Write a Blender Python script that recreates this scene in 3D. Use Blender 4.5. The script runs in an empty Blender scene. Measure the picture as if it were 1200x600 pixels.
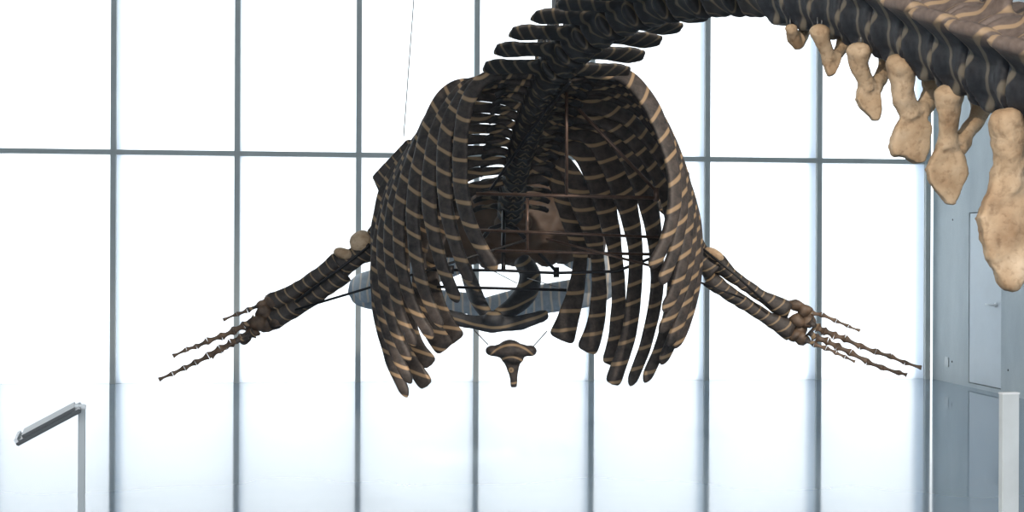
import bpy, bmesh, math, random
from mathutils import Vector, Matrix, noise
random.seed(7)
S = bpy.context.scene
COL = S.collection

# ------------------------------------------------------------------ camera
FP, YH, ROLL = 1500.0, 303.0, 0.0041
CAM = Vector((0, 0, 1.6))
RIGHT = Vector((math.cos(ROLL), 0, math.sin(ROLL)))
UP = Vector((-math.sin(ROLL), 0, math.cos(ROLL)))
FWD = Vector((0, 1, 0))
cd = bpy.data.cameras.new('camera')
cam = bpy.data.objects.new('camera', cd)
COL.objects.link(cam)
cd.sensor_width = 36
cd.lens = 36 * FP / 1200
cd.shift_y = (YH - 300) / 1200
m = Matrix.Identity(4)
for i in range(3):
    m[i][0] = RIGHT[i]; m[i][1] = UP[i]; m[i][2] = -FWD[i]; m[i][3] = CAM[i]
cam.matrix_world = m
S.camera = cam

# ------------------------------------------------------------------ view, world, lights
S.view_settings.view_transform = 'Standard'
S.view_settings.look = 'None'
S.view_settings.gamma = 1
S.view_settings.use_curve_mapping = False
S.view_settings.exposure = 0.0
w = bpy.data.worlds.new('world')
S.world = w
w.use_nodes = True
bg = w.node_tree.nodes['Background']
bg.inputs[0].default_value = (0.93, 0.975, 1.0, 1)
bg.inputs[1].default_value = 2.55


def spot(loc, target, energy, color, size, radius, blend=0.4):
    l = bpy.data.lights.new('ceiling_spotlight', 'SPOT')
    l.energy = energy; l.color = color; l.spot_size = math.radians(size)
    l.shadow_soft_size = radius; l.spot_blend = blend
    o = bpy.data.objects.new('ceiling_spotlight_light', l)
    COL.objects.link(o)
    o.location = loc
    o.rotation_euler = (Vector(target) - Vector(loc)).to_track_quat('-Z', 'Y').to_euler()
    return o


WARM = (1.0, 0.87, 0.72)
spot((-2.2, -0.5, 4.6), (1.75, 5.0, 2.0), 1500, WARM, 34, 0.12, 0.5)
spot((4.6, 3.0, 6.0), (1.0, 9.2, 1.8), 3000, (1.0, 0.88, 0.76), 34, 0.15, 0.5)
spot((-2.6, 2.0, 5.5), (-0.74, 9.05, 0.95), 4500, (1.0, 0.86, 0.72), 5.5, 0.05, 0.9)


al = bpy.data.lights.new('added_front_fill', 'AREA')  # unseen fill lamp added behind the camera to brighten room-facing surfaces
al.shape = 'RECTANGLE'; al.size = 12; al.size_y = 5; al.energy = 820; al.color = (0.97, 0.97, 1.0)
ao = bpy.data.objects.new('added_front_fill', al); COL.objects.link(ao)
ao.location = (0, -5.8, 3.4); ao.rotation_euler = (math.radians(90), 0, 0)


def px(x, y, d):
    """world point seen at photo pixel x, y at the distance d in front of the camera"""
    return CAM + d * (FWD + RIGHT * ((x - 600) / FP) + UP * ((YH - y) / FP))


# ------------------------------------------------------------------ helpers
def link(o, parent=None):
    COL.objects.link(o)
    if parent is not None:
        o.parent = parent
    return o


def finish(name, bm, mat, parent=None, smooth=True):
    bmesh.ops.recalc_face_normals(bm, faces=bm.faces)
    me = bpy.data.meshes.new(name)
    bm.to_mesh(me); bm.free()
    me.materials.append(mat)
    if smooth:
        for p in me.polygons: p.use_smooth = True
    return link(bpy.data.objects.new(name, me), parent)


def tag(o, label=None, cat=None, group=None, kind=None):
    if label: o['label'] = label
    if cat: o['category'] = cat
    if group: o['group'] = group
    if kind: o['kind'] = kind
    return o


def rot_to(d, upv=Vector((0, 0, 1))):
    d = Vector(d).normalized()
    return d.to_track_quat('Z', 'Y').to_matrix().to_4x4()


def add_box(bm, c, s, rot=None):
    M = Matrix.Translation(Vector(c)) @ (rot or Matrix.Identity(4)) @ Matrix.Diagonal((s[0], s[1], s[2], 1))
    return bmesh.ops.create_cube(bm, size=1, matrix=M)['verts']


def add_ball(bm, c, r, rot=None, sub=3):
    r = r if hasattr(r, '__len__') else (r, r, r)
    M = Matrix.Translation(Vector(c)) @ (rot or Matrix.Identity(4)) @ Matrix.Diagonal((r[0], r[1], r[2], 1))
    bmesh.ops.create_icosphere(bm, subdivisions=sub, radius=1, matrix=M)


def add_tube(bm, pts, rads, seg=10):
    """round tube along points"""
    pts = [Vector(p) for p in pts]
    if not hasattr(rads, '__len__'): rads = [rads] * len(pts)
    n = None; rings = []
    for i, p in enumerate(pts):
        t = (pts[min(i + 1, len(pts) - 1)] - pts[max(i - 1, 0)]).normalized()
        if n is None:
            n = t.orthogonal().normalized()
        n = (n - t * n.dot(t)).normalized()
        b = t.cross(n)
        rings.append([bm.verts.new(p + (n * math.cos(a) + b * math.sin(a)) * rads[i])
                      for a in [2 * math.pi * k / seg for k in range(seg)]])
    for r0, r1 in zip(rings, rings[1:]):
        for k in range(seg):
            bm.faces.new((r0[k], r0[(k + 1) % seg], r1[(k + 1) % seg], r1[k]))
    bm.faces.new(rings[0][::-1]); bm.faces.new(rings[-1])


def catmull(P, n):
    """resample control points (any tuple length) to n points, even in index"""
    P = [tuple(p) for p in P]
    Q = [tuple(2 * a - b for a, b in zip(P[0], P[1]))] + P + [tuple(2 * a - b for a, b in zip(P[-1], P[-2]))]
    out = []
    for k in range(n):
        u = k / (n - 1) * (len(P) - 1)
        i = min(int(u), len(P) - 2); t = u - i
        a, b, c, d = Q[i], Q[i + 1], Q[i + 2], Q[i + 3]
        out.append(tuple(0.5 * ((2 * q) + (-p + r) * t + (2 * p - 5 * q + 4 * r - s) * t * t + (-p + 3 * q - 3 * r + s) * t ** 3)
                         for p, q, r, s in zip(a, b, c, d)))
    return out


def add_plank(bm, pts, normal, wid, thi, seg=14, power=2.6):
    """flattened bone along pts; broad face looks along normal(i)"""
    rings = []
    N = len(pts)
    for i, p in enumerate(pts):
        t = (pts[min(i + 1, N - 1)] - pts[max(i - 1, 0)]).normalized()
        n = Vector(normal(i / (N - 1)))
        wd = t.cross(n).normalized()
        nn = wd.cross(t).normalized()
        ring = []
        for k in range(seg):
            a = 2 * math.pi * k / seg
            ca, sa = math.cos(a), math.sin(a)
            x = math.copysign(abs(ca) ** (2 / power), ca) * wid[i] / 2
            y = math.copysign(abs(sa) ** (2 / power), sa) * thi[i] / 2
            ring.append(bm.verts.new(p + wd * x + nn * y))
        rings.append(ring)
    for r0, r1 in zip(rings, rings[1:]):
        for k in range(seg):
            bm.faces.new((r0[k], r0[(k + 1) % seg], r1[(k + 1) % seg], r1[k]))
    bm.faces.new(rings[0][::-1]); bm.faces.new(rings[-1])


TEX = bpy.data.textures.new('bone_lumps', 'CLOUDS'); TEX.noise_scale = 0.09; TEX.noise_depth = 3


def melt(name, bm, mat, voxel, parent=None, bump=0.012, smooth_it=3):
    """fuse overlapping pieces into one continuous bone surface"""
    me = bpy.data.meshes.new('raw'); bmesh.ops.recalc_face_normals(bm, faces=bm.faces)
    bm.to_mesh(me); bm.free()
    o = bpy.data.objects.new('raw', me); COL.objects.link(o)
    r = o.modifiers.new('r', 'REMESH'); r.mode = 'VOXEL'; r.voxel_size = voxel
    s = o.modifiers.new('s', 'SMOOTH'); s.iterations = smooth_it; s.factor = 0.5
    d = o.modifiers.new('d', 'DISPLACE'); d.texture = TEX; d.strength = bump; d.mid_level = 0.5
    dg = bpy.context.evaluated_depsgraph_get(); dg.update()
    me2 = bpy.data.meshes.new_from_object(o.evaluated_get(dg), depsgraph=dg)
    bpy.data.objects.remove(o); bpy.data.meshes.remove(me)
    me2.name = name; me2.materials.clear(); me2.materials.append(mat)
    for p in me2.polygons: p.use_smooth = True
    return link(bpy.data.objects.new(name, me2), parent)


# ------------------------------------------------------------------ materials
def mat(name):
    m = bpy.data.materials.new(name); m.use_nodes = True
    nt = m.node_tree
    return m, nt, nt.nodes['Principled BSDF']


def N(nt, typ, **kw):
    n = nt.nodes.new(typ)
    for k, v in kw.items():
        if k.startswith('in_'):
            n.inputs[int(k[3:])].default_value = v
        else:
            setattr(n, k, v)
    return n


def math_n(nt, op, a, b=None):
    n = nt.nodes.new('ShaderNodeMath'); n.operation = op
    for i, v in enumerate((a, b)):
        if v is None: continue
        if isinstance(v, (int, float)): n.inputs[i].default_value = v
        else: nt.links.new(v, n.inputs[i])
    return n.outputs[0]


def ramp(nt, fac, stops):
    r = nt.nodes.new('ShaderNodeValToRGB')
    e = r.color_ramp.elements
    while len(e) < len(stops): e.new(0.5)
    for el, (p, c) in zip(e, stops):
        el.position = p; el.color = (c[0], c[1], c[2], 1)
    nt.links.new(fac, r.inputs[0])
    return r.outputs[0]


def plain(name, color, rough=0.5, metal=0.0, var=0.0, scale=8.0, bump=0.0):
    m, nt, b = mat(name)
    b.inputs['Roughness'].default_value = rough
    b.inputs['Metallic'].default_value = metal
    if var:
        tc = N(nt, 'ShaderNodeTexCoord'); no = N(nt, 'ShaderNodeTexNoise')
        no.inputs['Scale'].default_value = scale; no.inputs['Detail'].default_value = 6
        nt.links.new(tc.outputs['Object'], no.inputs['Vector'])
        c = ramp(nt, no.outputs[0], [(0.3, [v * (1 - var) for v in color]), (0.7, [min(1, v * (1 + var)) for v in color])])
        nt.links.new(c, b.inputs['Base Color'])
        if bump:
            bp = N(nt, 'ShaderNodeBump'); bp.inputs['Strength'].default_value = bump
            nt.links.new(no.outputs[0], bp.inputs['Height']); nt.links.new(bp.outputs[0], b.inputs['Normal'])
    else:
        b.inputs['Base Color'].default_value = (*color, 1)
    return m


def banded(name, centre, xoff, period, dark, brown, line, lw=0.16, depth=0.25, mirror=True, wob=0.035):
    """dark stained bone with thin pale bands curving across it"""
    m, nt, b = mat(name)
    L = nt.links.new
    tc = N(nt, 'ShaderNodeTexCoord')
    no = N(nt, 'ShaderNodeTexNoise'); no.inputs['Scale'].default_value = 2.2; no.inputs['Detail'].default_value = 2
    L(tc.outputs['Object'], no.inputs['Vector'])
    sp = N(nt, 'ShaderNodeSeparateXYZ'); L(tc.outputs['Object'], sp.inputs[0])
    x = math_n(nt, 'SUBTRACT', sp.outputs[0], centre[0])
    if mirror: x = math_n(nt, 'ABSOLUTE', x)
    x = math_n(nt, 'SUBTRACT', x, xoff)
    z = math_n(nt, 'SUBTRACT', sp.outputs[2], centre[2])
    y = math_n(nt, 'MULTIPLY', math_n(nt, 'SUBTRACT', sp.outputs[1], centre[1]), depth)
    r = math_n(nt, 'SQRT', math_n(nt, 'ADD', math_n(nt, 'MULTIPLY', x, x), math_n(nt, 'MULTIPLY', z, z)))
    r = math_n(nt, 'ADD', math_n(nt, 'ADD', r, y), math_n(nt, 'MULTIPLY', no.outputs[0], wob * 2))
    f = math_n(nt, 'FRACT', math_n(nt, 'DIVIDE', r, period))
    a = math_n(nt, 'ABSOLUTE', math_n(nt, 'SUBTRACT', f, 0.5))       # 0 on the line
    n2 = N(nt, 'ShaderNodeTexNoise'); n2.inputs['Scale'].default_value = 14; n2.inputs['Detail'].default_value = 8
    n2.inputs['Roughness'].default_value = 0.7
    L(tc.outputs['Object'], n2.inputs['Vector'])
    base = ramp(nt, n2.outputs[0], [(0.35, dark), (0.68, brown)])
    a = math_n(nt, 'ADD', a, math_n(nt, 'MULTIPLY', math_n(nt, 'SUBTRACT', n2.outputs[0], 0.5), 0.05))
    k = ramp(nt, a, [(lw * 0.4, (1, 1, 1)), (lw * 0.75, (0, 0, 0))])
    mx = N(nt, 'ShaderNodeMix', data_type='RGBA')
    L(k, mx.inputs[0]); L(base, mx.inputs[6]); mx.inputs[7].default_value = (*line, 1)
    L(mx.outputs[2], b.inputs['Base Color'])
    b.inputs['Roughness'].default_value = 0.62
    bp = N(nt, 'ShaderNodeBump'); bp.inputs['Strength'].default_value = 0.35; bp.inputs['Distance'].default_value = 0.01
    L(n2.outputs[0], bp.inputs['Height']); L(bp.outputs[0], b.inputs['Normal'])
    return m


DK, BR, LN = (0.011, 0.0095, 0.009), (0.066, 0.051, 0.043), (0.27, 0.185, 0.105)
cage_c = px(628, 80, 9.3)
M_RIB = banded('banded_rib_bone', cage_c, 0.42, 0.135, DK, BR, LN)
M_VERT = banded('banded_vertebra_bone', (0, 0, -0.1), 0.14, 0.075, (0.009, 0.0095, 0.011), (0.03, 0.027, 0.025), (0.115, 0.09, 0.058), lw=0.17, depth=0.8, wob=0.03)
M_LIMB = banded('banded_limb_bone', px(628, 80, 9.3), 0.3, 0.075, DK, (0.05, 0.04, 0.034), (0.20, 0.14, 0.08), lw=0.14, depth=0.6)
M_HAND = plain('brown_finger_bone', (0.085, 0.055, 0.035), 0.6, var=0.75, scale=11, bump=0.3)
M_SKULL = plain('brown_skull_bone', (0.075, 0.045, 0.028), 0.6, var=0.4, scale=6, bump=0.4)
M_JAW = banded('hazed_jaw_bone', (12.0, 12.0, 1.3), 0.0, 0.085, (0.30, 0.345, 0.39), (0.46, 0.50, 0.54), (0.68, 0.60, 0.50), lw=0.2, depth=0.0, mirror=False, wob=0.06)  # blue-grey tone is window flare and haze put into the bone colour
M_HYOID = banded('banded_throat_bone', px(580, 250, 10), 0.0, 0.12, (0.015, 0.017, 0.02), (0.04, 0.042, 0.047), (0.2, 0.15, 0.09), depth=0.2)


def natural_bone():
    m, nt, b = mat('natural_tan_bone')
    L = nt.links.new
    tc = N(nt, 'ShaderNodeTexCoord')
    n1 = N(nt, 'ShaderNodeTexNoise'); n1.inputs['Scale'].default_value = 7; n1.inputs['Detail'].default_value = 8
    n2 = N(nt, 'ShaderNodeTexNoise'); n2.inputs['Scale'].default_value = 45; n2.inputs['Detail'].default_value = 5
    for n in (n1, n2): L(tc.outputs['Object'], n.inputs['Vector'])
    c1 = ramp(nt, n1.outputs[0], [(0.3, (0.30, 0.19, 0.105)), (0.5, (0.47, 0.34, 0.215)), (0.72, (0.60, 0.47, 0.33))])
    c2 = ramp(nt, n2.outputs[0], [(0.32, (0.35, 0.27, 0.2)), (0.47, (1, 1, 1))])
    mx = N(nt, 'ShaderNodeMix', data_type='RGBA', blend_type='MULTIPLY'); mx.inputs[0].default_value = 0.4
    L(c1, mx.inputs[6]); L(c2, mx.inputs[7]); L(mx.outputs[2], b.inputs['Base Color'])
    b.inputs['Roughness'].default_value = 0.75
    bp = N(nt, 'ShaderNodeBump'); bp.inputs['Strength'].default_value = 0.5; bp.inputs['Distance'].default_value = 0.01
    L(n2.outputs[0], bp.inputs['Height']); L(bp.outputs[0], b.inputs['Normal'])
    return m


M_BONE = natural_bone()


def caudal_bone():
    """tail vertebra: dark stained centrum, brown upper side, tan bands on both"""
    m, nt, b = mat('tail_vertebra_bone')
    L = nt.links.new
    tc = N(nt, 'ShaderNodeTexCoord')
    sp = N(nt, 'ShaderNodeSeparateXYZ'); L(tc.outputs['Object'], sp.inputs[0])
    no = N(nt, 'ShaderNodeTexNoise'); no.inputs['Scale'].default_value = 5; no.inputs['Detail'].default_value = 1
    n2 = N(nt, 'ShaderNodeTexNoise'); n2.inputs['Scale'].default_value = 40; n2.inputs['Detail'].default_value = 6
    L(tc.outputs['Object'], no.inputs['Vector']); L(tc.outputs['Object'], n2.inputs['Vector'])
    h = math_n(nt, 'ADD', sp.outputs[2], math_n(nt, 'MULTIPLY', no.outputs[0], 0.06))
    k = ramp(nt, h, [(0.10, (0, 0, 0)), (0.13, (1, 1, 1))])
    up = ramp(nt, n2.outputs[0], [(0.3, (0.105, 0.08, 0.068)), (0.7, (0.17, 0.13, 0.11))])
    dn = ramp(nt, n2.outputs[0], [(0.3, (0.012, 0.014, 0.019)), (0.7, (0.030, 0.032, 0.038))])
    mx = N(nt, 'ShaderNodeMix', data_type='RGBA'); L(k, mx.inputs[0]); L(dn, mx.inputs[6]); L(up, mx.inputs[7])
    r = math_n(nt, 'ADD', math_n(nt, 'ADD', math_n(nt, 'MULTIPLY', sp.outputs[1], 1.0), math_n(nt, 'MULTIPLY', sp.outputs[2], 0.6)),
               math_n(nt, 'MULTIPLY', no.outputs[0], 0.16))
    f = math_n(nt, 'ABSOLUTE', math_n(nt, 'SUBTRACT', math_n(nt, 'FRACT', math_n(nt, 'DIVIDE', r, 0.14)), 0.5))
    kl = ramp(nt, f, [(0.07, (1, 1, 1)), (0.13, (0, 0, 0))])
    ln = N(nt, 'ShaderNodeMix', data_type='RGBA'); L(k, ln.inputs[0])
    ln.inputs[6].default_value = (0.15, 0.13, 0.10, 1); ln.inputs[7].default_value = (0.34, 0.24, 0.15, 1)
    m2 = N(nt, 'ShaderNodeMix', data_type='RGBA'); L(kl, m2.inputs[0]); L(mx.outputs[2], m2.inputs[6]); L(ln.outputs[2], m2.inputs[7])
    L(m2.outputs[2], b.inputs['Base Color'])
    b.inputs['Roughness'].default_value = 0.65
    return m


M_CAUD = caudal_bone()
M_ROD = plain('brown_steel', (0.13, 0.085, 0.065), 0.45, 0.6, var=0.2, scale=20)
M_DROD = plain('black_steel', (0.018, 0.018, 0.02), 0.5, 0.4)
M_WIRE = plain('steel_wire', (0.22, 0.22, 0.22), 0.4, 0.7)
M_FRAME = plain('grey_frame_paint', (0.40, 0.44, 0.44), 0.5, var=0.06, scale=3)
M_FIN = plain('blue_grey_fin', (0.24, 0.36, 0.50), 0.6)
M_POST = plain('brushed_grey_metal', (0.42, 0.46, 0.47), 0.45, 0.3, var=0.05, scale=10)
M_PALE = plain('pale_grey_metal', (0.56, 0.61, 0.63), 0.5, var=0.05, scale=10)
M_PANEL = plain('dark_grey_panel', (0.05, 0.06, 0.065), 0.35)
M_EDGE = plain('pale_edge', (0.75, 0.78, 0.80), 0.4)
M_WHITE = plain('white_plaster', (0.55, 0.56, 0.55), 0.8, var=0.04, scale=2)


def concrete():
    m, nt, b = mat('cast_concrete')
    L = nt.links.new
    tc = N(nt, 'ShaderNodeTexCoord')
    n1 = N(nt, 'ShaderNodeTexNoise'); n1.inputs['Scale'].default_value = 1.6; n1.inputs['Detail'].default_value = 8
    n1.inputs['Roughness'].default_value = 0.65
    mp = N(nt, 'ShaderNodeMapping'); mp.inputs['Scale'].default_value = (1, 1, 0.35)
    L(tc.outputs['Object'], mp.inputs[0]); L(mp.outputs[0], n1.inputs['Vector'])
    n2 = N(nt, 'ShaderNodeTexNoise'); n2.inputs['Scale'].default_value = 60; n2.inputs['Detail'].default_value = 4
    L(tc.outputs['Object'], n2.inputs['Vector'])
    c = ramp(nt, math_n(nt, 'ADD', math_n(nt, 'MULTIPLY', n1.outputs[0], 0.8), math_n(nt, 'MULTIPLY', n2.outputs[0], 0.2)),
             [(0.3, (0.40, 0.455, 0.48)), (0.7, (0.56, 0.615, 0.63))])
    L(c, b.inputs['Base Color']); b.inputs['Roughness'].default_value = 0.7
    bp = N(nt, 'ShaderNodeBump'); bp.inputs['Strength'].default_value = 0.15; bp.inputs['Distance'].default_value = 0.01
    L(n1.outputs[0], bp.inputs['Height']); L(bp.outputs[0], b.inputs['Normal'])
    return m


M_CONC = concrete()
M_DOOR = plain('grey_blue_door_paint', (0.58, 0.64, 0.68), 0.5, var=0.04, scale=3)


def floor_mat():
    m, nt, b = mat('polished_floor')
    L = nt.links.new
    tc = N(nt, 'ShaderNodeTexCoord')
    n1 = N(nt, 'ShaderNodeTexNoise'); n1.inputs['Scale'].default_value = 0.9; n1.inputs['Detail'].default_value = 6
    L(tc.outputs['Object'], n1.inputs['Vector'])
    c = ramp(nt, n1.outputs[0], [(0.3, (0.17, 0.235, 0.30)), (0.7, (0.19, 0.26, 0.325))])
    L(c, b.inputs['Base Color'])
    b.inputs['Roughness'].default_value = 0.065
    b.inputs['IOR'].default_value = 1.75
    return m


M_FLOOR = floor_mat()


def glass_mat():
    m, nt, b = mat('frosted_glass')
    nt.nodes.remove(b)
    out = nt.nodes['Material Output']
    g = N(nt, 'ShaderNodeBsdfRefraction'); g.inputs['Roughness'].default_value = 0.5; g.inputs['IOR'].default_value = 1.35
    g.inputs['Color'].default_value = (0.97, 0.985, 1, 1)
    t = N(nt, 'ShaderNodeBsdfTranslucent'); t.inputs[0].default_value = (0.95, 0.98, 1.0, 1)
    mx = N(nt, 'ShaderNodeMixShader'); mx.inputs[0].default_value = 0.25
    nt.links.new(g.outputs[0], mx.inputs[1]); nt.links.new(t.outputs[0], mx.inputs[2])
    nt.links.new(mx.outputs[0], out.inputs[0])
    return m


M_GLASS = glass_mat()

# ------------------------------------------------------------------ the setting
E = Vector((-12.0, -1.22, 0)).normalized()      # along the glass wall, to the left
NRM = Vector((E.y, -E.x, 0))                     # outwards
if NRM.y < 0: NRM = -NRM
P0 = px(1086, 303, 17.27); P0.z = 0
RZ = math.atan2(E.y, E.x)
HALL_H = 7.5


def on_glass(x):
    d = Vector(((x - 600) / FP, 1, 0))
    # P0 + s*E = k*d
    det = E.x * (-d.y) - (-d.x) * E.y
    bx, by = -P0.x, -P0.y
    return (bx * (-d.y) - (-d.x) * by) / det


def wall_box(name, s0, s1, z0, z1, o0, o1, mt, kind=None, parent=None, bev=0.0):
    """box on the glass wall between s0 and s1, offset o0..o1 outwards"""
    bm = bmesh.new()
    c = P0 + E * (s0 + s1) / 2 + NRM * (o0 + o1) / 2
    add_box(bm, (0, 0, 0), (abs(s1 - s0), abs(o1 - o0), z1 - z0))
    if bev: bmesh.ops.bevel(bm, geom=bm.edges[:], offset=bev, segments=1, affect='EDGES')
    o = finish(name, bm, mt, parent, smooth=False)
    o.location = (c.x, c.y, (z0 + z1) / 2); o.rotation_euler = (0, 0, RZ)
    if kind: o['kind'] = kind
    return o


mpx = [133, 277.8, 420, 558, 693, 827.8, 958.8, 1086]
ms = [on_glass(v) for v in mpx]
step = (ms[0] - ms[-1]) / 7
ms = [ms[0] + step * k for k in (2, 1)] + ms
TR = 2.925
wi = 0
for k in range(len(ms) - 1):
    a, b_ = ms[k], ms[k + 1]
    for z0, z1 in ((0.0, TR), (TR, HALL_H)):
        wi += 1
        wall_box('window_%d' % wi, a - 0.034, b_ + 0.034, z0 + 0.002, z1 - 0.002, 0.0, 0.02, M_GLASS, 'structure')
ti = 0
for s in ms:
    ti += 1
    wall_box('trim_%d' % ti, s - 0.034, s + 0.034, 0, HALL_H, -0.05, 0.03, M_FRAME, 'structure')
    ti += 1
    wall_box('trim_%d' % ti, s - 0.03, s + 0.03, -0.1, HALL_H, 0.03, 0.36, M_FIN, 'structure')
for k in range(len(ms) - 1):
    ti += 1
    wall_box('trim_%d' % ti, ms[k] - 0.034, ms[k + 1] + 0.034, TR - 0.031, TR + 0.031, -0.045, 0.03, M_FRAME, 'structure')
    ti += 1
    wall_box('trim_%d' % ti, ms[k] - 0.034, ms[k + 1] + 0.034, TR - 0.03, TR + 0.03, 0.03, 0.12, M_FIN, 'structure')


def quad_slab(name, pts, z0, z1, mt):
    bm = bmesh.new()
    lo = [bm.verts.new((p[0], p[1], z0)) for p in pts]
    hi = [bm.verts.new((p[0], p[1], z1)) for p in pts]
    n = len(pts)
    bm.faces.new(lo[::-1]); bm.faces.new(hi)
    for i in range(n):
        bm.faces.new((lo[i], lo[(i + 1) % n], hi[(i + 1) % n], hi[i]))
    o = finish(name, bm, mt, smooth=False)
    o['kind'] = 'structure'
    return o


wall0 = P0 - E * 0.085                           # right wall's inner corner
GL = P0 + E * 17
floor = quad_slab('floor', [GL + NRM * 0.3, wall0 - E * 0.6 + NRM * 0.3, wall0 - E * 0.6 - NRM * 24, GL - NRM * 24], -0.12, 0.0, M_FLOOR)
ceil = quad_slab('ceiling', [GL + NRM * 0.0, wall0 - E * 0.6, wall0 - E * 0.6 - NRM * 24, GL - NRM * 24], HALL_H, HALL_H + 0.2, M_WHITE)
quad_slab('wall_back', [GL - NRM * 23.7, wall0 - E * .6 - NRM * 23.7, wall0 - E * .6 - NRM * 24, GL - NRM * 24], 0, HALL_H, M_CONC)
quad_slab('wall_left', [GL - E * 0.6, GL, GL - NRM * 24, GL - E * .6 - NRM * 24], 0, HALL_H, M_CONC)

# right wall, with the door opening left in it (local u = metres from the corner towards the camera)
D0, D1, DZ0, DZ1 = 1.065, 1.925, 0.05, 2.205
RW = (-NRM).normalized()


def rw_point(u, off, z): return Vector((wall0 + RW * u - E * off).to_tuple()[:2] + (z,))


def rw_box(bm, u0, u1, z0, z1, o0, o1):
    v = []
    for u in (u0, u1):
        for o in (o0, o1):
            for z in (z0, z1):
                v.append(bm.verts.new(rw_point(u, o, z)))
    for f in ((0, 1, 3, 2), (4, 6, 7, 5), (0, 4, 5, 1), (2, 3, 7, 6), (0, 2, 6, 4), (1, 5, 7, 3)):
        bm.faces.new([v[i] for i in f])


bm = bmesh.new()
rw_box(bm, 0.0, D0, 0, HALL_H, 0, 0.5)
rw_box(bm, D1, 23.7, 0, HALL_H, 0, 0.5)
rw_box(bm, D0, D1, DZ1, HALL_H, 0, 0.5)
rw_box(bm, D0, D1, 0, DZ0, 0, 0.5)
finish('wall_right', bm, M_CONC, smooth=False)['kind'] = 'structure'
bm = bmesh.new()
rw_box(bm, D0 + 0.012, D1 - 0.012, DZ0 + 0.012, DZ1 - 0.012, 0.008, 0.06)
rw_box(bm, D0, D1, DZ0, DZ1, 0.10, 0.14)
door = finish('door_1', bm, M_DOOR, smooth=False); door['kind'] = 'structure'
bm = bmesh.new()
add_tube(bm, [rw_point(1.78, 0.02, 1.06), rw_point(1.78, -0.05, 1.06)], 0.012)
add_tube(bm, [rw_point(1.79, -0.05, 1.06), rw_point(1.62, -0.05, 1.065)], 0.011)
add_tube(bm, [rw_point(1.78, 0.01, 1.06), rw_point(1.78, -0.006, 1.06)], 0.028, 16)
finish('door_handle', bm, M_EDGE, door)
for u, z in ((0.60, 2.13), (2.1, 0.30), (0.60, 0.28)):
    bm = bmesh.new()
    add_tube(bm, [rw_point(u, 0.02, z), rw_point(u, -0.002, z)], 0.014, 14)
    o = finish('trim_%d' % (ti + 1), bm, M_DROD); ti += 1; o['kind'] = 'structure'
bm = bmesh.new()
rw_box(bm, 0.39, 0.51, 0.20, 0.33, 0.0, -0.012)
bmesh.ops.bevel(bm, geom=bm.edges[:], offset=0.004, segments=2, affect='EDGES')
o = finish('socket_plate', bm, M_POST, smooth=False)
tag(o, 'small grey metal socket plate on the concrete wall near the floor', 'socket')

# ------------------------------------------------------------------ information stands


def make_stand(label):
    """post stands at the origin, panel slopes down towards -x"""
    r = bpy.data.objects.new('information_stand', None); COL.objects.link(r)
    tag(r, label, 'stand')
    bm = bmesh.new()
    add_box(bm, (0, 0, 0.51), (0.026, 0.085, 1.02))
    bmesh.ops.bevel(bm, geom=bm.edges[:], offset=0.003, segments=2, affect='EDGES')
    finish('post', bm, M_POST, r, smooth=False)
    ang = math.radians(-27.5)
    R = Matrix.Rotation(ang, 4, 'Y')
    bm = bmesh.new()
    add_box(bm, (0, 0, 0.006), (0.36, 0.26, 0.012), Matrix.Identity(4))
    bmesh.ops.bevel(bm, geom=bm.edges[:], offset=0.003, segments=2, affect='EDGES')
    add_box(bm, (0, 0, 0.006), (0.3, 0.24, 0.012), Matrix.Identity(4))
    T = Matrix.Translation((-0.112, 0, 0.968)) @ R
    bm.clear()
    add_box(bm, (0, 0, 0), (0.245, 0.24, 0.016))
    bmesh.ops.bevel(bm, geom=bm.edges[:], offset=0.003, segments=2, affect='EDGES')
    bm.transform(T)
    finish('panel', bm, M_PANEL, r, smooth=False)
    bm = bmesh.new()
    add_box(bm, (-0.117, 0, 0.0115), (0.012, 0.24, 0.012))
    bm.transform(T)
    finish('panel_lip', bm, M_EDGE, r, smooth=False)
    bm = bmesh.new()
    add_box(bm, (0.005, 0, 0.0135), (0.2, 0.2, 0.011))
    bm.transform(T)
    finish('text_plate', bm, M_PANEL, r, smooth=False)
    bm = bmesh.new()
    add_box(bm, (-0.01, 0, 1.024), (0.05, 0.085, 0.012))
    bmesh.ops.bevel(bm, geom=bm.edges[:], offset=0.003, segments=2, affect='EDGES')
    finish('bracket', bm, M_EDGE, r, smooth=False)
    return r


st = make_stand('slim grey information stand with tilted dark panel at left, in front of the glass')
p = px(96, 475, 4.75); st.location = (p.x, p.y, 0); st.rotation_euler = (0, 0, math.radians(18.0)); st.scale = (1, 1, p.z / 1.03)
st2 = bpy.data.objects.new('metal_post', None); COL.objects.link(st2)
tag(st2, 'pale grey upright metal post in front of the concrete wall, below the largest tan bone', 'post')
p = px(1182.5, 461, 5.3); st2.location = (p.x, p.y, 0); st2.rotation_euler = (0, 0, math.radians(14))
bm = bmesh.new(); add_box(bm, (0, 0, p.z / 2), (0.078, 0.03, p.z))
bmesh.ops.bevel(bm, geom=bm.edges[:], offset=0.003, segments=2, affect='EDGES')
finish('post', bm, M_PALE, st2, smooth=False)
bm = bmesh.new(); add_box(bm, (0, 0, p.z + 0.001), (0.082, 0.034, 0.008))
bmesh.ops.bevel(bm, geom=bm.edges[:], offset=0.002, segments=2, affect='EDGES')
finish('cap', bm, M_EDGE, st2, smooth=False)

# ------------------------------------------------------------------ whale skeleton
SK = bpy.data.objects.new('whale_skeleton', None); COL.objects.link(SK)
tag(SK, 'huge suspended whale skeleton, dark bones with pale bands, seen from behind', 'skeleton')

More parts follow.
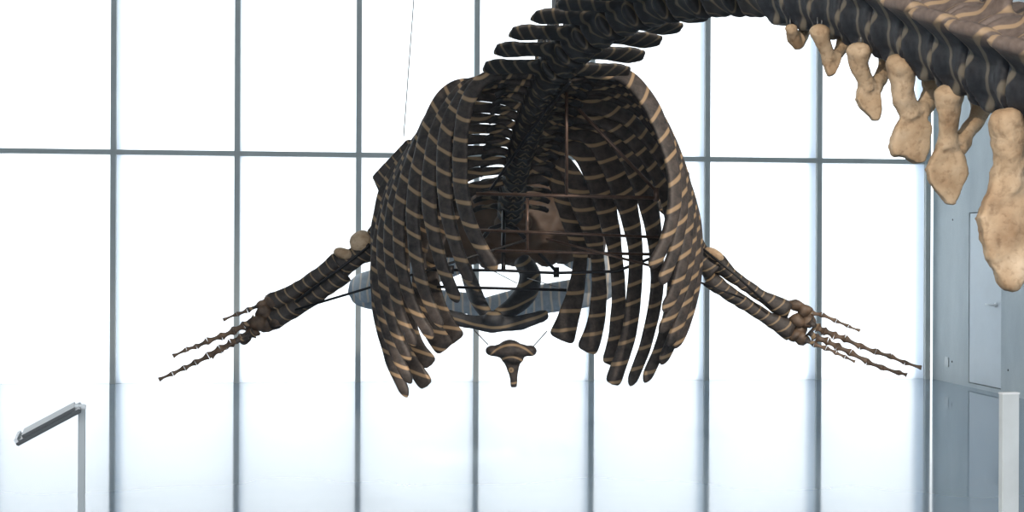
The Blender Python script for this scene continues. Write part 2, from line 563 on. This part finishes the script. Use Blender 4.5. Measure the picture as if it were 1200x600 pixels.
spine_ctl = [(597, 262, 11.35), (601, 225, 10.85), (611, 178, 10.2), (628, 128, 9.5), (652, 80, 8.8), (690, 38, 8.15), (745, 8, 7.6),
             (815, -10, 7.05), (890, -15, 6.55), (960, -8, 6.05), (1035, 14, 5.55), (1110, 44, 5.1), (1195, 78, 4.6), (1300, 122, 4.15), (1430, 180, 3.7)]
dense = [Vector(v) for v in catmull([tuple(px(*c)) for c in spine_ctl], 600)]
arc = [0.0]
for a, b_ in zip(dense, dense[1:]): arc.append(arc[-1] + (b_ - a).length)


def spine_at(s):
    for i in range(len(arc) - 1):
        if arc[i + 1] >= s:
            t = (s - arc[i]) / (arc[i + 1] - arc[i])
            return dense[i].lerp(dense[i + 1], t), (dense[i] - dense[i + 1]).normalized()   # towards the head
    return dense[-1], (dense[-2] - dense[-1]).normalized()


def s_of(c):
    q = px(*c)
    return arc[min(range(600), key=lambda i: (dense[i] - q).length)]


def frame_at(s):
    p, f = spine_at(s)
    side = f.cross(Vector((0, 0, 1))).normalized()    # whale's right
    up = side.cross(f).normalized()
    M = Matrix((side, f, up)).transposed().to_4x4()
    M.translation = p
    return M


def add_centrum(bm, r, ln, squash=1.0):
    prof = [(-0.5, 0.90), (-0.47, 1.0), (-0.36, 0.97), (-0.15, 0.84), (0.15, 0.84), (0.36, 0.97), (0.47, 1.0), (0.5, 0.90)]
    rings = []
    for t, k in prof:
        rings.append([bm.verts.new((math.cos(a) * r * k, t * ln, math.sin(a) * r * k * squash - (0.015 if abs(math.sin(a) + 1) < 0.2 else 0)))
                      for a in [2 * math.pi * j / 28 for j in range(28)]])
    for r0, r1 in zip(rings, rings[1:]):
        for j in range(28):
            bm.faces.new((r0[j], r0[(j + 1) % 28], r1[(j + 1) % 28], r1[j]))
    bm.faces.new(rings[0][::-1]); bm.faces.new(rings[-1])


def blade(bm, pts, normal, wid, thi, n=16):
    P = [Vector(q) for q in catmull(pts, n)]
    W = [q[0] for q in catmull([(v,) for v in wid], n)]
    T = [q[0] for q in catmull([(v,) for v in thi], n)]
    add_plank(bm, P, lambda u: normal, W, T, 12)


def lumbar():
    bm = bmesh.new()
    add_centrum(bm, 0.145, 0.23)
    for s in (-1, 1):      # long flat side plates
        blade(bm, [(s * 0.09, 0, 0.0), (s * 0.28, 0.01, 0.0), (s * 0.42, 0.0, -0.01), (s * 0.52, -0.02, -0.02)], (0, 0.38, 1),
              [0.15, 0.13, 0.165, 0.10], [0.055, 0.045, 0.045, 0.03])
        blade(bm, [(s * 0.07, 0.0, 0.09), (s * 0.08, 0.06, 0.18), (s * 0.09, 0.12, 0.23)], (1, 0, 0), [0.12, 0.1, 0.06], [0.04, 0.03, 0.03])
    blade(bm, [(0, 0, 0.08), (0, -0.03, 0.3), (0, -0.08, 0.52), (0, -0.10, 0.60)], (1, 0, 0), [0.17, 0.14, 0.17, 0.13], [0.08, 0.035, 0.035, 0.03])
    add_ball(bm, (0, 0.03, -0.135), (0.03, 0.06, 0.02))
    return melt('vertebra', bm, M_VERT, 0.016, None, 0.01, 2)


def thoracic():
    bm = bmesh.new()
    add_centrum(bm, 0.125, 0.15)
    for s in (-1, 1):
        blade(bm, [(s * 0.08, 0, 0.05), (s * 0.20, 0.02, 0.05), (s * 0.30, 0.0, 0.02), (s * 0.35, 0.0, -0.01)], (0, 0.5, 1),
              [0.08, 0.06, 0.07, 0.05], [0.045, 0.03, 0.035, 0.03])
    blade(bm, [(0, 0, 0.08), (0, -0.03, 0.24), (0, -0.08, 0.40)], (1, 0, 0), [0.13, 0.09, 0.09], [0.10, 0.035, 0.03])
    return melt('vertebra', bm, M_VERT, 0.014, None, 0.01, 2)


def caudal():
    bm = bmesh.new()
    add_centrum(bm, 0.175, 0.245)
    for s in (-1, 1):
        blade(bm, [(s * 0.10, 0, 0.035), (s * 0.22, 0.0, 0.115), (s * 0.29, -0.01, 0.14)], (0, 0.05, 1),
              [0.24, 0.25, 0.20], [0.10, 0.07, 0.05])
        add_ball(bm, (s * 0.06, 0.07, -0.145), (0.035, 0.05, 0.04)); add_ball(bm, (s * 0.06, -0.08, -0.145), (0.035, 0.04, 0.035))
    blade(bm, [(0, 0, 0.1), (0, -0.03, 0.28), (0, -0.07, 0.42)], (1, 0, 0), [0.17, 0.13, 0.12], [0.09, 0.04, 0.03])
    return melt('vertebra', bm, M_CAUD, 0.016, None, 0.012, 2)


protos = {'t': thoracic(), 'l': lumbar(), 'c': caudal()}
used = set()


def vertebra(kind, s, sc=(1, 1, 1)):
    o = protos[kind]
    if kind in used:
        o = o.copy(); COL.objects.link(o)
    used.add(kind)
    o.parent = SK
    o.matrix_world = frame_at(s) @ Matrix.Diagonal((sc[0], sc[1], sc[2], 1))
    return o


s_first, s_last = s_of((603, 215, 10.72)), s_of((645, 92, 8.97))
NR = 13
rib_s = [s_last + (s_first - s_last) * i / (NR - 1) for i in range(NR)]     # index 0 = rearmost rib
dt = (s_last - s_first) / (NR - 1)
for i, s in enumerate(rib_s):
    k = 1 - 0.012 * i
    vertebra('t', s, (k, dt / 0.165, k))
for i in range(3):
    vertebra('t', s_first - dt * (i + 1), (0.95, dt / 0.18, 0.9))
s = s_last + 0.2
s_c = s_of((900, -15, 6.5))
while s < s_c:
    u = (s - s_last) / (s_c - s_last)
    vertebra('l', s, (1.0 - 0.22 * max(0, u - 0.55) / 0.45, 1.06, 1.0)); s += 0.315
chev_s = []
cs = s
while cs < arc[-1] - 0.3:
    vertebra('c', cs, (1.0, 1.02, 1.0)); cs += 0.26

# ribs -------------------------------------------------------------
LEFT = [
    [(588, 86), (562, 97), (547, 122), (540, 160), (539, 200), (544, 240), (556, 275), (570, 300), (582, 317)],
    [(590, 92), (556, 98), (535, 124), (523, 155), (520, 200), (523, 240), (531, 277), (541, 306), (553, 331)],
    [(590, 98), (548, 100), (521, 133), (509, 165), (503, 210), (504, 250), (511, 285), (521, 320), (537, 355)],
    [(590, 106), (545, 99), (521, 110), (506, 138), (494, 178), (486, 220), (484, 262), (488, 303), (499, 345), (518, 384)],
    [(588, 116), (545, 112), (511, 130), (493, 162), (478, 200), (469, 240), (467, 275), (471, 315), (484, 358), (507, 398)],
    [(585, 128), (538, 127), (503, 147), (483, 182), (467, 217), (458, 255), (456, 292), (461, 332), (472, 375), (487, 406)],
    [(583, 140), (533, 140), (497, 157), (474, 192), (459, 228), (450, 265), (448, 303), (453, 348), (465, 392), (481, 424)],
    [(582, 152), (528, 153), (490, 172), (466, 207), (452, 243), (445, 280), (442, 318), (447, 362), (462, 410), (482, 450)],
    [(582, 164), (524, 166), (484, 186), (460, 220), (447, 257), (442, 293), (441, 332), (446, 376), (459, 425), (478, 466)],
    [(582, 176), (528, 180), (490, 204), (468, 242), (459, 282), (457, 325), (461, 370), (476, 415), (501, 453)],
    [(584, 188), (535, 194), (502, 222), (482, 258), (474, 300), (475, 340), (480, 380), (490, 408), (506, 428)],
    [(586, 200), (545, 206), (515, 234), (497, 272), (491, 312), (493, 345), (502, 378), (523, 410)],
    [(588, 214), (552, 222), (525, 250), (510, 285), (505, 315), (508, 345), (517, 374), (533, 402)],
]
RIGHTR = [
    [(690, 86), (722, 86), (742, 97), (760, 120), (772, 143), (781, 168), (788, 195), (791, 220), (790, 245), (784, 270), (775, 293), (762, 315)],
    [(692, 90), (722, 90), (746, 103), (764, 127), (780, 158), (791, 190), (797, 220), (798, 250), (793, 283), (785, 308), (774, 334)],
    [(694, 94), (724, 95), (748, 108), (767, 133), (784, 165), (796, 200), (803, 235), (805, 265), (801, 303), (791, 340), (777, 366)],
    [(694, 99), (724, 100), (750, 114), (771, 142), (788, 175), (800, 210), (807, 245), (809, 283), (804, 320), (792, 358), (773, 391)],
    [(690, 104), (722, 106), (752, 122), (775, 152), (792, 188), (804, 222), (811, 255), (814, 292), (810, 328), (800, 367), (783, 406)],
    [(686, 110), (720, 112), (752, 130), (778, 164), (796, 200), (808, 235), (815, 265), (817, 300), (814, 336), (805, 372), (790, 409)],
    [(684, 124), (720, 130), (752, 154), (780, 192), (796, 230), (805, 268), (808, 305), (804, 345), (792, 388), (774, 428)],
    [(680, 136), (714, 142), (744, 164), (771, 201), (785, 240), (791, 280), (791, 320), (786, 360), (774, 405), (755, 449)],
    [(676, 142), (707, 147), (733, 172), (752, 212), (763, 255), (769, 300), (769, 345), (758, 400), (738, 453)],
    [(670, 155), (695, 162), (716, 190), (730, 225), (740, 262), (745, 302), (743, 345), (736, 395), (717, 451)],
    [(662, 172), (682, 180), (698, 205), (709, 240), (718, 278), (723, 315), (725, 350), (722, 392), (714, 428)],
    [(652, 190), (668, 202), (681, 232), (692, 265), (700, 302), (702, 342), (698, 380), (687, 413)],
    [(646, 206), (656, 220), (667, 246), (676, 276), (680, 306), (675, 340), (667, 370), (657, 399)],
]


PROX = {(-1, False): [0.06, 0.082, 0.10], (-1, True): [0.06, 0.075, 0.12], (1, False): [0.05, 0.07, 0.12], (1, True): [0.07, 0.11, 0.165]}


def catmull_w(vals, t):
    t = max(0, min(1, t)) * (len(vals) - 1)
    i = min(int(t), len(vals) - 2)
    k = t - i; k = k * k * (3 - 2 * k)
    return vals[i] * (1 - k) + vals[i + 1] * k


def rib(path, i, side):
    a, f = spine_at(rib_s[i])
    da = a.y
    y0, y1 = path[0][1], path[-1][1]
    pts = [tuple(a + Vector((side * 0.06, 0, 0.02)))]
    for (x, y) in path:
        u = (y - y0) / (y1 - y0)
        pts.append(tuple(px(x, y, da - 0.05 - 0.42 * max(0, u))))
    n = 56
    P = [Vector(q) for q in catmull(pts, n)]
    # even spacing
    L = [0]
    for p_, q in zip(P, P[1:]): L.append(L[-1] + (q - p_).length)
    Q = []
    for k in range(n):
        t = L[-1] * k / (n - 1)
        j = max(0, min(n - 2, next((jj for jj in range(n - 1) if L[jj + 1] >= t), n - 2)))
        Q.append(P[j].lerp(P[j + 1], (t - L[j]) / max(1e-6, L[j + 1] - L[j])))
    P = Q
    wmid = 0.122 if (i < 4 or side > 0) else 0.106
    wend = 0.085 if i < 9 else 0.135
    if i >= 11: wmid, wend = 0.125, 0.18
    if i == 12: wend = 0.23
    wid, thi = [], []
    wup = wmid if (side < 0 and i < 8) else (0.15 if i < 1 else (0.135 if i < 6 else (0.13 if i < 7 else 0.16 if i < 8 else 0.21)))
    w_at = lambda u: catmull_w(PROX[(side, i > 5)] + [wup, wup, (wup + wmid) / 2, wmid], u / 0.6)
    for k in range(n):
        u = k / (n - 1)
        w_ = w_at(u)
        if u > 0.6: w_ = wmid + (wend - wmid) * ((u - 0.6) / 0.4) ** (1 if i < 9 else 1.5)
        e = (1 - u) * L[-1]
        rr = 0.045 if i < 9 else 0.015
        cap = math.sqrt(max(0.0, 1 - (1 - min(1, e / rr)) ** 2)) if e < rr else 1
        w_ *= max(0.25 if i < 9 else 0.8, cap)
        wid.append(w_); thi.append((0.05 if i < 9 else 0.045) * max(0.3, cap) * (1 + 0.2 * math.sin(u * 9 + i)))
    bm = bmesh.new()
    nx = 0.55 if i < 7 else 0.30
    add_plank(bm, P, lambda u: (side * nx, -0.85, 0.12), wid, thi, 16, 2.8)
    for v in bm.verts:
        d = noise.noise(v.co * 7) * 0.006
        v.co += Vector((d, d * 0.5, 0))
    o = finish('rib', bm, M_RIB, SK)
    sub = o.modifiers.new('s', 'SUBSURF'); sub.levels = 1; sub.render_levels = 1
    return o


for i in range(NR):
    rib(LEFT[i], i, -1)
    rib(RIGHTR[i], i, 1)

# skull ------------------------------------------------------------
bm = bmesh.new()


def oc(x, y, d): return px(x, y, d)


add_ball(bm, oc(608, 262, 11.75), (0.56, 0.30, 0.38))
add_ball(bm, oc(604, 235, 11.7), (0.42, 0.25, 0.24))
for x_, s_ in ((553, 1), (662, 1)):
    add_ball(bm, oc(x_, 272, 11.75), (0.24, 0.26, 0.30))
add_ball(bm, oc(690, 285, 11.9), (0.16, 0.3, 0.2)); add_ball(bm, oc(528, 285, 11.9), (0.16, 0.3, 0.2))
add_ball(bm, oc(590, 262, 11.42), (0.09, 0.12, 0.09)); add_ball(bm, oc(612, 262, 11.42), (0.09, 0.12, 0.09))
add_ball(bm, oc(604, 296, 11.65), (0.2, 0.25, 0.13))
add_ball(bm, oc(572, 300, 11.6), (0.1, 0.15, 0.13)); add_ball(bm, oc(640, 298, 11.6), (0.12, 0.15, 0.12))
P = [Vector(q) for q in catmull([tuple(oc(608, 262, 11.9)), tuple(oc(604, 262, 12.2)), tuple(oc(598, 268, 12.6)), tuple(oc(592, 280, 13.0))], 20)]
add_plank(bm, P, lambda u: (0, 0, 1), [0.95 - 0.75 * (k / 19) for k in range(20)], [0.4 - 0.3 * (k / 19) for k in range(20)], 18)
melt('skull', bm, M_SKULL, 0.03, SK, 0.04, 3)

# jaws
for pts in ([(548, 300, 11.75), (500, 318, 11.8), (445, 332, 11.9), (425, 339, 12.15), (440, 346, 12.4), (490, 352, 12.55), (560, 356, 12.6)],
            [(668, 296, 11.75), (704, 315, 11.8), (712, 328, 11.9), (690, 341, 12.05), (645, 349, 12.25), (600, 356, 12.45), (550, 366, 12.6)]):
    bm = bmesh.new()
    P = [Vector(q) for q in catmull([tuple(px(*c)) for c in pts], 48)]
    R_ = [0.128 + 0.017 * math.sin(k / 47 * math.pi) - 0.03 * max(0, k / 47 - 0.8) * 5 for k in range(48)]
    add_plank(bm, P, lambda u: (0, -1, 0.1), [r * 2 for r in R_], [r * 1.25 for r in R_], 20, 2.0)
    o = finish('mandible', bm, M_JAW, SK)
    tag(o, 'long bowed jaw bone with fine pale stripes, greyed by painted haze')

# throat bones
bm = bmesh.new()
P = [Vector(q) for q in catmull([tuple(px(*c)) for c in [(612, 306, 10.9), (621, 322, 10.8), (617, 342, 10.7), (603, 358, 10.6), (583, 370, 10.5)]], 26)]
add_tube(bm, P, [0.075 + 0.03 * math.sin(k / 25 * math.pi) - 0.02 * k / 25 for k in range(26)], 16)
finish('throat_horn', bm, M_HYOID, SK)
bm = bmesh.new()
P = [Vector(q) for q in catmull([tuple(px(*c)) for c in [(545, 312, 10.8), (552, 332, 10.75), (560, 352, 10.6), (571, 370, 10.5)]], 26)]
add_tube(bm, P, [0.05 + 0.015 * math.sin(k / 25 * math.pi) for k in range(26)], 16)
finish('throat_horn', bm, M_HYOID, SK)
bm = bmesh.new()
P = [Vector(q) for q in catmull([tuple(px(*c)) for c in [(512, 366, 10.45), (545, 376, 10.45), (578, 379, 10.4), (610, 378, 10.45), (642, 368, 10.5)]], 30)]
add_plank(bm, P, lambda u: (0, -1, 0.2), [0.075, 0.09, 0.10, 0.11, 0.115, 0.12, 0.12, 0.115, 0.11, 0.11, 0.115, 0.13, 0.145, 0.155, 0.16, 0.155, 0.145, 0.13, 0.12,
                                          0.12, 0.13, 0.13, 0.125, 0.12, 0.115, 0.11, 0.10, 0.10, 0.09, 0.07], [0.09] * 30, 16)
add_ball(bm, px(578, 374, 10.38), (0.085, 0.06, 0.07))
melt('throat_bone', bm, M_HYOID, 0.014, SK, 0.015, 2)

# breast bone, a thick winged plate with a stem
bm = bmesh.new()
c = px(599, 411, 9.95)
add_ball(bm, c + Vector((0, 0, 0.0)), (0.185, 0.09, 0.06), sub=3)
add_ball(bm, c + Vector((-0.01, 0, 0.025)), (0.09, 0.08, 0.06))
for sx in (-1, 1): add_ball(bm, c + Vector((sx * 0.145, 0, -0.0)), (0.055, 0.07, 0.045))
add_ball(bm, c + Vector((0.01, 0, -0.06)), (0.09, 0.065, 0.05))
blade(bm, [tuple(c + Vector((0.005, 0, -0.02))), tuple(c + Vector((0.012, 0, -0.12))), tuple(c + Vector((0.018, 0, -0.20))), tuple(c + Vector((0.022, 0, -0.285)))],
      (0, -1, 0), [0.18, 0.11, 0.065, 0.05], [0.08, 0.06, 0.05, 0.04])
melt('breastbone', bm, banded('banded_breastbone', c + Vector((0, 0, -0.15)), 0.0, 0.095, DK, BR, LN, lw=0.14, mirror=False, depth=0.0), 0.009, SK, 0.012, 3)

# shoulder blades: fan plates
for side in (-1, 1):
    if side < 0:
        out = [(477, 163), (436, 207), (447, 232), (443, 252), (430, 271), (438, 283), (455, 280), (462, 262), (480, 240), (520, 230), (530, 190), (510, 168)]
        dd = 10.15
    else:
        out = [(770, 178), (808, 202), (806, 232), (810, 252), (822, 274), (815, 292), (800, 285), (790, 262), (770, 245), (735, 235), (728, 200), (745, 182)]
        dd = 10.25
    bm = bmesh.new()
    cx = sum(q[0] for q in out) / len(out)
    fr, bk = [], []
    for (x, y) in out:
        d = dd - 0.25 * side * (x - cx) / 100 * 0 + abs(x - 628) * -0.0008 + 0.15
        fr.append(bm.verts.new(px(x, y, d - 0.03))); bk.append(bm.verts.new(px(x, y, d + 0.03)))
    n = len(out)
    bm.faces.new(fr); bm.faces.new(bk[::-1])
    for k in range(n): bm.faces.new((fr[k], bk[k], bk[(k + 1) % n], fr[(k + 1) % n]))
    bmesh.ops.triangulate(bm, faces=bm.faces[:])
    melt('shoulder_blade', bm, M_LIMB, 0.013, SK, 0.014, 3)

# flippers -----------------------------------------------------------


def long_bone(name, p0, p1, r0, rm, r1, mt, parent, bend=(0, 0, 0), flat=0.75, bump=0.012, knob=True):
    bm = bmesh.new()
    mid = (p0 + p1) / 2 + Vector(bend)
    P = [Vector(q) for q in catmull([tuple(p0), tuple(p0.lerp(mid, 0.5) + Vector(bend) * 0.25), tuple(mid), tuple(mid.lerp(p1, 0.5) + Vector(bend) * 0.25), tuple(p1)], 18)]
    W = []
    for k in range(18):
        u = k / 17
        e0 = max(0, 1 - u / 0.4) ** 1.6; e1 = max(0, 1 - (1 - u) / 0.4) ** 1.6
        W.append(2 * (rm + (r0 - rm) * e0 + (r1 - rm) * e1) * (0.9 if k in (0, 17) else 1))
    add_plank(bm, P, lambda u: (0, -1, 0.15), W, [v * flat for v in W], 14, 2.3)
    for v in bm.verts:
        v.co += Vector((noise.noise(v.co * 14), 0, noise.noise(v.co * 14 + Vector((5, 5, 5))))) * bump
    return finish(name, bm, mt, parent)


FD = 10.2
for side in (-1, 1):
    FL = bpy.data.objects.new('flipper', None); COL.objects.link(FL); FL.parent = SK
    if side < 0:
        A = lambda x, y, d=FD: px(x, y, d)
        bm = bmesh.new(); add_ball(bm, A(424, 284), (0.10, 0.09, 0.095)); o = melt('humerus_head', bm, M_BONE, 0.012, FL, 0.02)
        tag(o, 'pale tan rounded joint end')
        long_bone('humerus', A(436, 290, FD), A(398, 312, FD), 0.12, 0.085, 0.11, M_LIMB, FL)
        bm = bmesh.new(); add_ball(bm, A(402, 297, FD - .05), (0.075, 0.06, 0.045), Matrix.Rotation(0.3, 4, 'Y')); o = melt('elbow_cap', bm, M_BONE, 0.01, FL, 0.02)
        tag(o, 'pale tan elbow knob')
        long_bone('radius', A(400, 302), A(316, 356), 0.07, 0.06, 0.085, M_LIMB, FL, (0, 0, -0.03))
        long_bone('ulna', A(405, 320), A(316, 377), 0.08, 0.07, 0.09, M_LIMB, FL, (0, 0, -0.02))
        carp = [(318, 356, .055), (309, 366, .055), (322, 368, .05), (301, 378, .06), (313, 380, .055), (296, 389, .05), (306, 358, .04), (288, 397, .045), (323, 378, .045)]
        fing = [[(305, 357), (290, 364), (278, 368), (261, 375)],
                [(300, 374), (286, 382), (274, 388), (260, 394), (243, 400), (230, 406), (218, 410), (202, 417)],
                [(298, 390), (283, 397), (271, 402), (258, 409), (244, 417), (229, 425), (216, 431), (202, 438), (186, 445)],
                [(292, 396), (276, 400), (264, 407), (256, 412), (248, 420)]]
    else:
        A = lambda x, y, d=FD: px(x, y, d)
        long_bone('humerus', A(812, 292, FD), A(838, 318, FD), 0.12, 0.09, 0.11, M_LIMB, FL)
        bm = bmesh.new(); add_ball(bm, A(837, 298, FD - .05), (0.085, 0.06, 0.045), Matrix.Rotation(0.5, 4, 'Y')); o = melt('elbow_cap', bm, M_BONE, 0.01, FL, 0.02)
        tag(o, 'pale tan elbow knob')
        long_bone('radius', A(836, 304), A(924, 364), 0.085, 0.05, 0.085, M_LIMB, FL, (0, 0, -0.035))
        long_bone('ulna', A(830, 326), A(928, 388), 0.075, 0.055, 0.095, M_LIMB, FL, (0, 0, -0.02))
        carp = [(934, 358, .05), (942, 364, .045), (934, 375, .05), (946, 377, .055), (938, 388, .05), (941, 397, .045), (932, 394, .045)]
        fing = [[(940, 362), (952, 367), (963, 369), (980, 376), (994, 382), (1008, 388)],
                [(948, 376), (958, 384), (966, 388), (978, 393), (990, 397), (1008, 406), (1026, 412), (1044, 418), (1060, 425), (1080, 431)],
                [(948, 388), (956, 396), (970, 400), (981, 406), (996, 413), (1016, 424), (1034, 431), (1054, 437), (1063, 440)],
                [(944, 399), (954, 403), (968, 408), (980, 413), (990, 418), (1002, 424)]]
    for (x, y, r) in carp:
        bm = bmesh.new(); add_ball(bm, A(x, y, FD + random.uniform(-.03, .02)), (r * 1.25, r, r * 1.1), sub=2)
        for v in bm.verts: v.co += Vector((noise.noise(v.co * 12), 0, noise.noise(v.co * 12 + Vector((3, 1, 2))))) * 0.03
        finish('wrist_bone', bm, M_HAND, FL)
    for fi, F in enumerate(fing):
        for k in range(len(F) - 1):
            a, b_ = Vector((*F[k], 0)), Vector((*F[k + 1], 0))
            g = 0.015
            a, b_ = a.lerp(b_, g), a.lerp(b_, 1 - g)
            t = k / (len(F) - 1)
            r = (0.05 - 0.032 * t) * (0.55 if fi in (0, 3) else 1) + (0.004 if fi in (0, 3) else 0)
            dd = FD - 0.12 * fi / 3 - 0.25 * (k / 9)
            long_bone('finger_bone', A(a.x, a.y, dd), A(b_.x, b_.y, dd - 0.02), r, r * 0.46, r * 0.9, M_HAND if (k > 0) else M_LIMB, FL, bump=0.006)

# chevron bones ------------------------------------------------------


def chevron(d, near, far, keel, rad, ang, wires):
    """Y-shaped hanging bone: near head, far head, keel outline; pixels at distance d"""
    bm = bmesh.new()
    off = 0.0
    K = [px(x, y, d) for (x, y) in keel]
    j = px(*near[-1], d)
    pts = [px(x, y, d - 0.06 * (1 - k / (len(near) - 1))) for k, (x, y) in enumerate(near)]
    nn = len(pts)
    P = [Vector(q) for q in catmull([tuple(q) for q in pts], 18)]
    R_ = [q[0] for q in catmull([(r,) for r in rad], 18)]
    add_tube(bm, P, R_, 14)
    add_ball(bm, P[0], (R_[0] * 1.0, R_[0] * 0.9, R_[0] * 0.7))
    pts = [px(x, y, d + 0.16 * (1 - k / (len(far) - 1))) for k, (x, y) in enumerate(far)]
    P = [Vector(q) for q in catmull([tuple(q) for q in pts], 18)]
    R2 = [v * 0.92 for v in R_]
    add_tube(bm, P, R2, 14)
    add_ball(bm, P[0], (R2[0] * 1.0, R2[0] * 0.9, R2[0] * 0.7))
    # keel plate
    cx = sum((p_.x for p_ in K)) / len(K); fr = []; bk = []
    th = min(rad) * 0.62
    for p_ in K:
        fr.append(bm.verts.new(p_ + Vector((0, -th, 0)))); bk.append(bm.verts.new(p_ + Vector((0, th, 0))))
    n = len(K)
    faces = [bm.faces.new(fr), bm.faces.new(bk[::-1])]
    for k in range(n): bm.faces.new((fr[k], bk[k], bk[(k + 1) % n], fr[(k + 1) % n]))
    bmesh.ops.triangulate(bm, faces=faces)
    o = melt('chevron_bone', bm, M_BONE, max(0.006, min(rad) * 0.22), SK, min(rad) * 0.7, 3)
    tag(o, 'unpainted tan Y-shaped bone')
    for (x, y0, y1, dd) in wires:
        bm = bmesh.new()
        add_tube(bm, [px(x, y0, d + dd), px(x, y1, d + dd)], 0.0025, 6)
        finish('hanging_wire', bm, M_WIRE, o)
    return o


chevron(6.1, [(927, 33), (930, 42), (935, 53)], [(943, 34), (941, 43), (937, 52)],
        [(920, 38), (922, 48), (932, 58), (938, 57), (944, 47), (940, 40), (932, 34)], [0.030, 0.028, 0.022], 0, [(926, 18, 33, 0)])
chevron(5.8, [(961, 36), (963, 48), (968, 60), (972, 70)], [(991, 36), (990, 50), (984, 60), (976, 68)],
        [(964, 62), (965, 74), (971, 89), (979, 87), (986, 68), (986, 62), (975, 64)], [0.048, 0.038, 0.030, 0.034], 0, [(958, 20, 32, 0), (963, 20, 32, 0)])
chevron(5.55, [(1006, 60), (1007, 76), (1013, 92), (1019, 105)], [(1042, 62), (1038, 78), (1031, 92), (1023, 104)],
        [(1007, 98), (1003, 116), (1008, 126), (1022, 140), (1028, 141), (1032, 132), (1032, 112), (1026, 100)], [0.054, 0.040, 0.036, 0.042], 0, [(1009, 34, 57, 0), (1038, 48, 58, 0.16)])
chevron(5.3, [(1055, 76), (1056, 98), (1061, 118), (1067, 136)], [(1095, 74), (1094, 98), (1088, 118), (1076, 134)],
        [(1053, 140), (1044, 172), (1046, 182), (1060, 184), (1074, 193), (1082, 190), (1090, 172), (1091, 146), (1080, 138), (1062, 130)],
        [0.066, 0.050, 0.044, 0.050], 0, [(1062, 50, 72, 0), (1084, 60, 74, 0.1)])
chevron(5.0, [(1113, 110), (1112, 134), (1111, 154), (1110, 172)], [(1150, 112), (1148, 132), (1138, 150), (1122, 172)],
        [(1098, 172), (1085, 198), (1088, 214), (1110, 240), (1118, 240), (1126, 222), (1133, 204), (1130, 186), (1116, 166)],
        [0.058, 0.042, 0.036, 0.044], 0, [(1116, 70, 104, 0), (1150, 84, 108, 0.16)])
chevron(4.5, [(1180, 138), (1182, 168), (1184, 195), (1186, 222)], [(1226, 140), (1220, 168), (1208, 196), (1196, 222)],
        [(1164, 196), (1154, 232), (1146, 254), (1150, 280), (1164, 318), (1176, 338), (1188, 342), (1196, 332), (1206, 290), (1214, 240), (1206, 214)],
        [0.062, 0.062, 0.056, 0.058], 0, [(1178, 108, 130, 0)])

# steel carrying frame -----------------------------------------------


def rod(pts, r, mt, name='support_rod'):
    bm = bmesh.new(); add_tube(bm, [px(*c) for c in pts], r, 10)
    return finish(name, bm, mt, SK)


rod([(558, 227, 9.6), (772, 232, 9.5)], 0.014, M_ROD)
rod([(664, 106, 9.3), (664, 229, 9.55)], 0.013, M_ROD)
rod([(678, 128, 9.4), (768, 223, 9.5)], 0.013, M_ROD)
rod([(769, 220, 9.5), (769, 236, 9.5)], 0.022, M_ROD)
rod([(618, 232, 9.9), (618, 294, 9.9)], 0.012, M_ROD)
rod([(545, 269, 9.9), (772, 278, 9.8)], 0.012, M_ROD)
rod([(580, 294, 9.9), (762, 298, 9.8)], 0.012, M_ROD)
rod([(640, 280, 9.85), (765, 312, 9.7)], 0.010, M_ROD)
rod([(346, 363, 10.1), (450, 332, 10.0), (617, 281, 9.9)], 0.010, M_DROD)
rod([(346, 354, 10.1), (452, 274, 10.1)], 0.011, M_DROD)
rod([(819, 288, 10.1), (862, 322, 10.1), (905, 362, 10.1)], 0.010, M_DROD)
rod([(818, 330, 10.1), (872, 350, 10.1)], 0.008, M_DROD)
rod([(502, 316, 10.2), (590, 317, 10.2), (650, 320, 10.2), (722, 318, 10.1), (770, 300, 10.0)], 0.012, M_DROD)
rod([(512, 336, 10.3), (664, 340, 10.3)], 0.012, M_DROD)
rod([(632, 297, 9.9), (651, 317, 10.15)], 0.013, M_DROD)
rod([(652, 313, 10.18), (652, 325, 10.18)], 0.024, M_DROD, 'clamp')
rod([(528, 311, 10.18), (528, 321, 10.18)], 0.028, M_DROD, 'clamp')
rod([(590, 248, 10.9), (590, 317, 10.3)], 0.018, M_DROD)
rod([(563, 282, 10.8), (575, 268, 10.85), (590, 263, 10.85), (605, 268, 10.85), (617, 281, 10.8)], 0.018, M_DROD)
rod([(668, 96, 8.6), (640, 128, 9.15), (603, 181, 9.9), (575, 222, 10.2)], 0.012, M_DROD)
rod([(571, 314, 10.5), (606, 332, 10.6)], 0.004, M_WIRE, 'bracing_wire')
rod([(618, 326, 10.6), (662, 339, 10.35)], 0.004, M_WIRE, 'bracing_wire')
rod([(555, 386, 9.98), (572, 404, 9.93)], 0.005, M_WIRE, 'bracing_wire')
rod([(641, 388, 9.98), (625, 406, 9.93)], 0.005, M_WIRE, 'bracing_wire')
# carrying cable up to the ceiling
bm = bmesh.new()
a = px(473, 160, 10.2); b_ = px(485, -2, 10.2); b_ = a + (b_ - a) * ((HALL_H - a.z) / (b_.z - a.z))
add_tube(bm, [a, b_], 0.0045, 6)
o = finish('suspension_cable', bm, M_WIRE)
tag(o, 'thin steel cable rising from the left shoulder of the skeleton past the glass', 'cable')
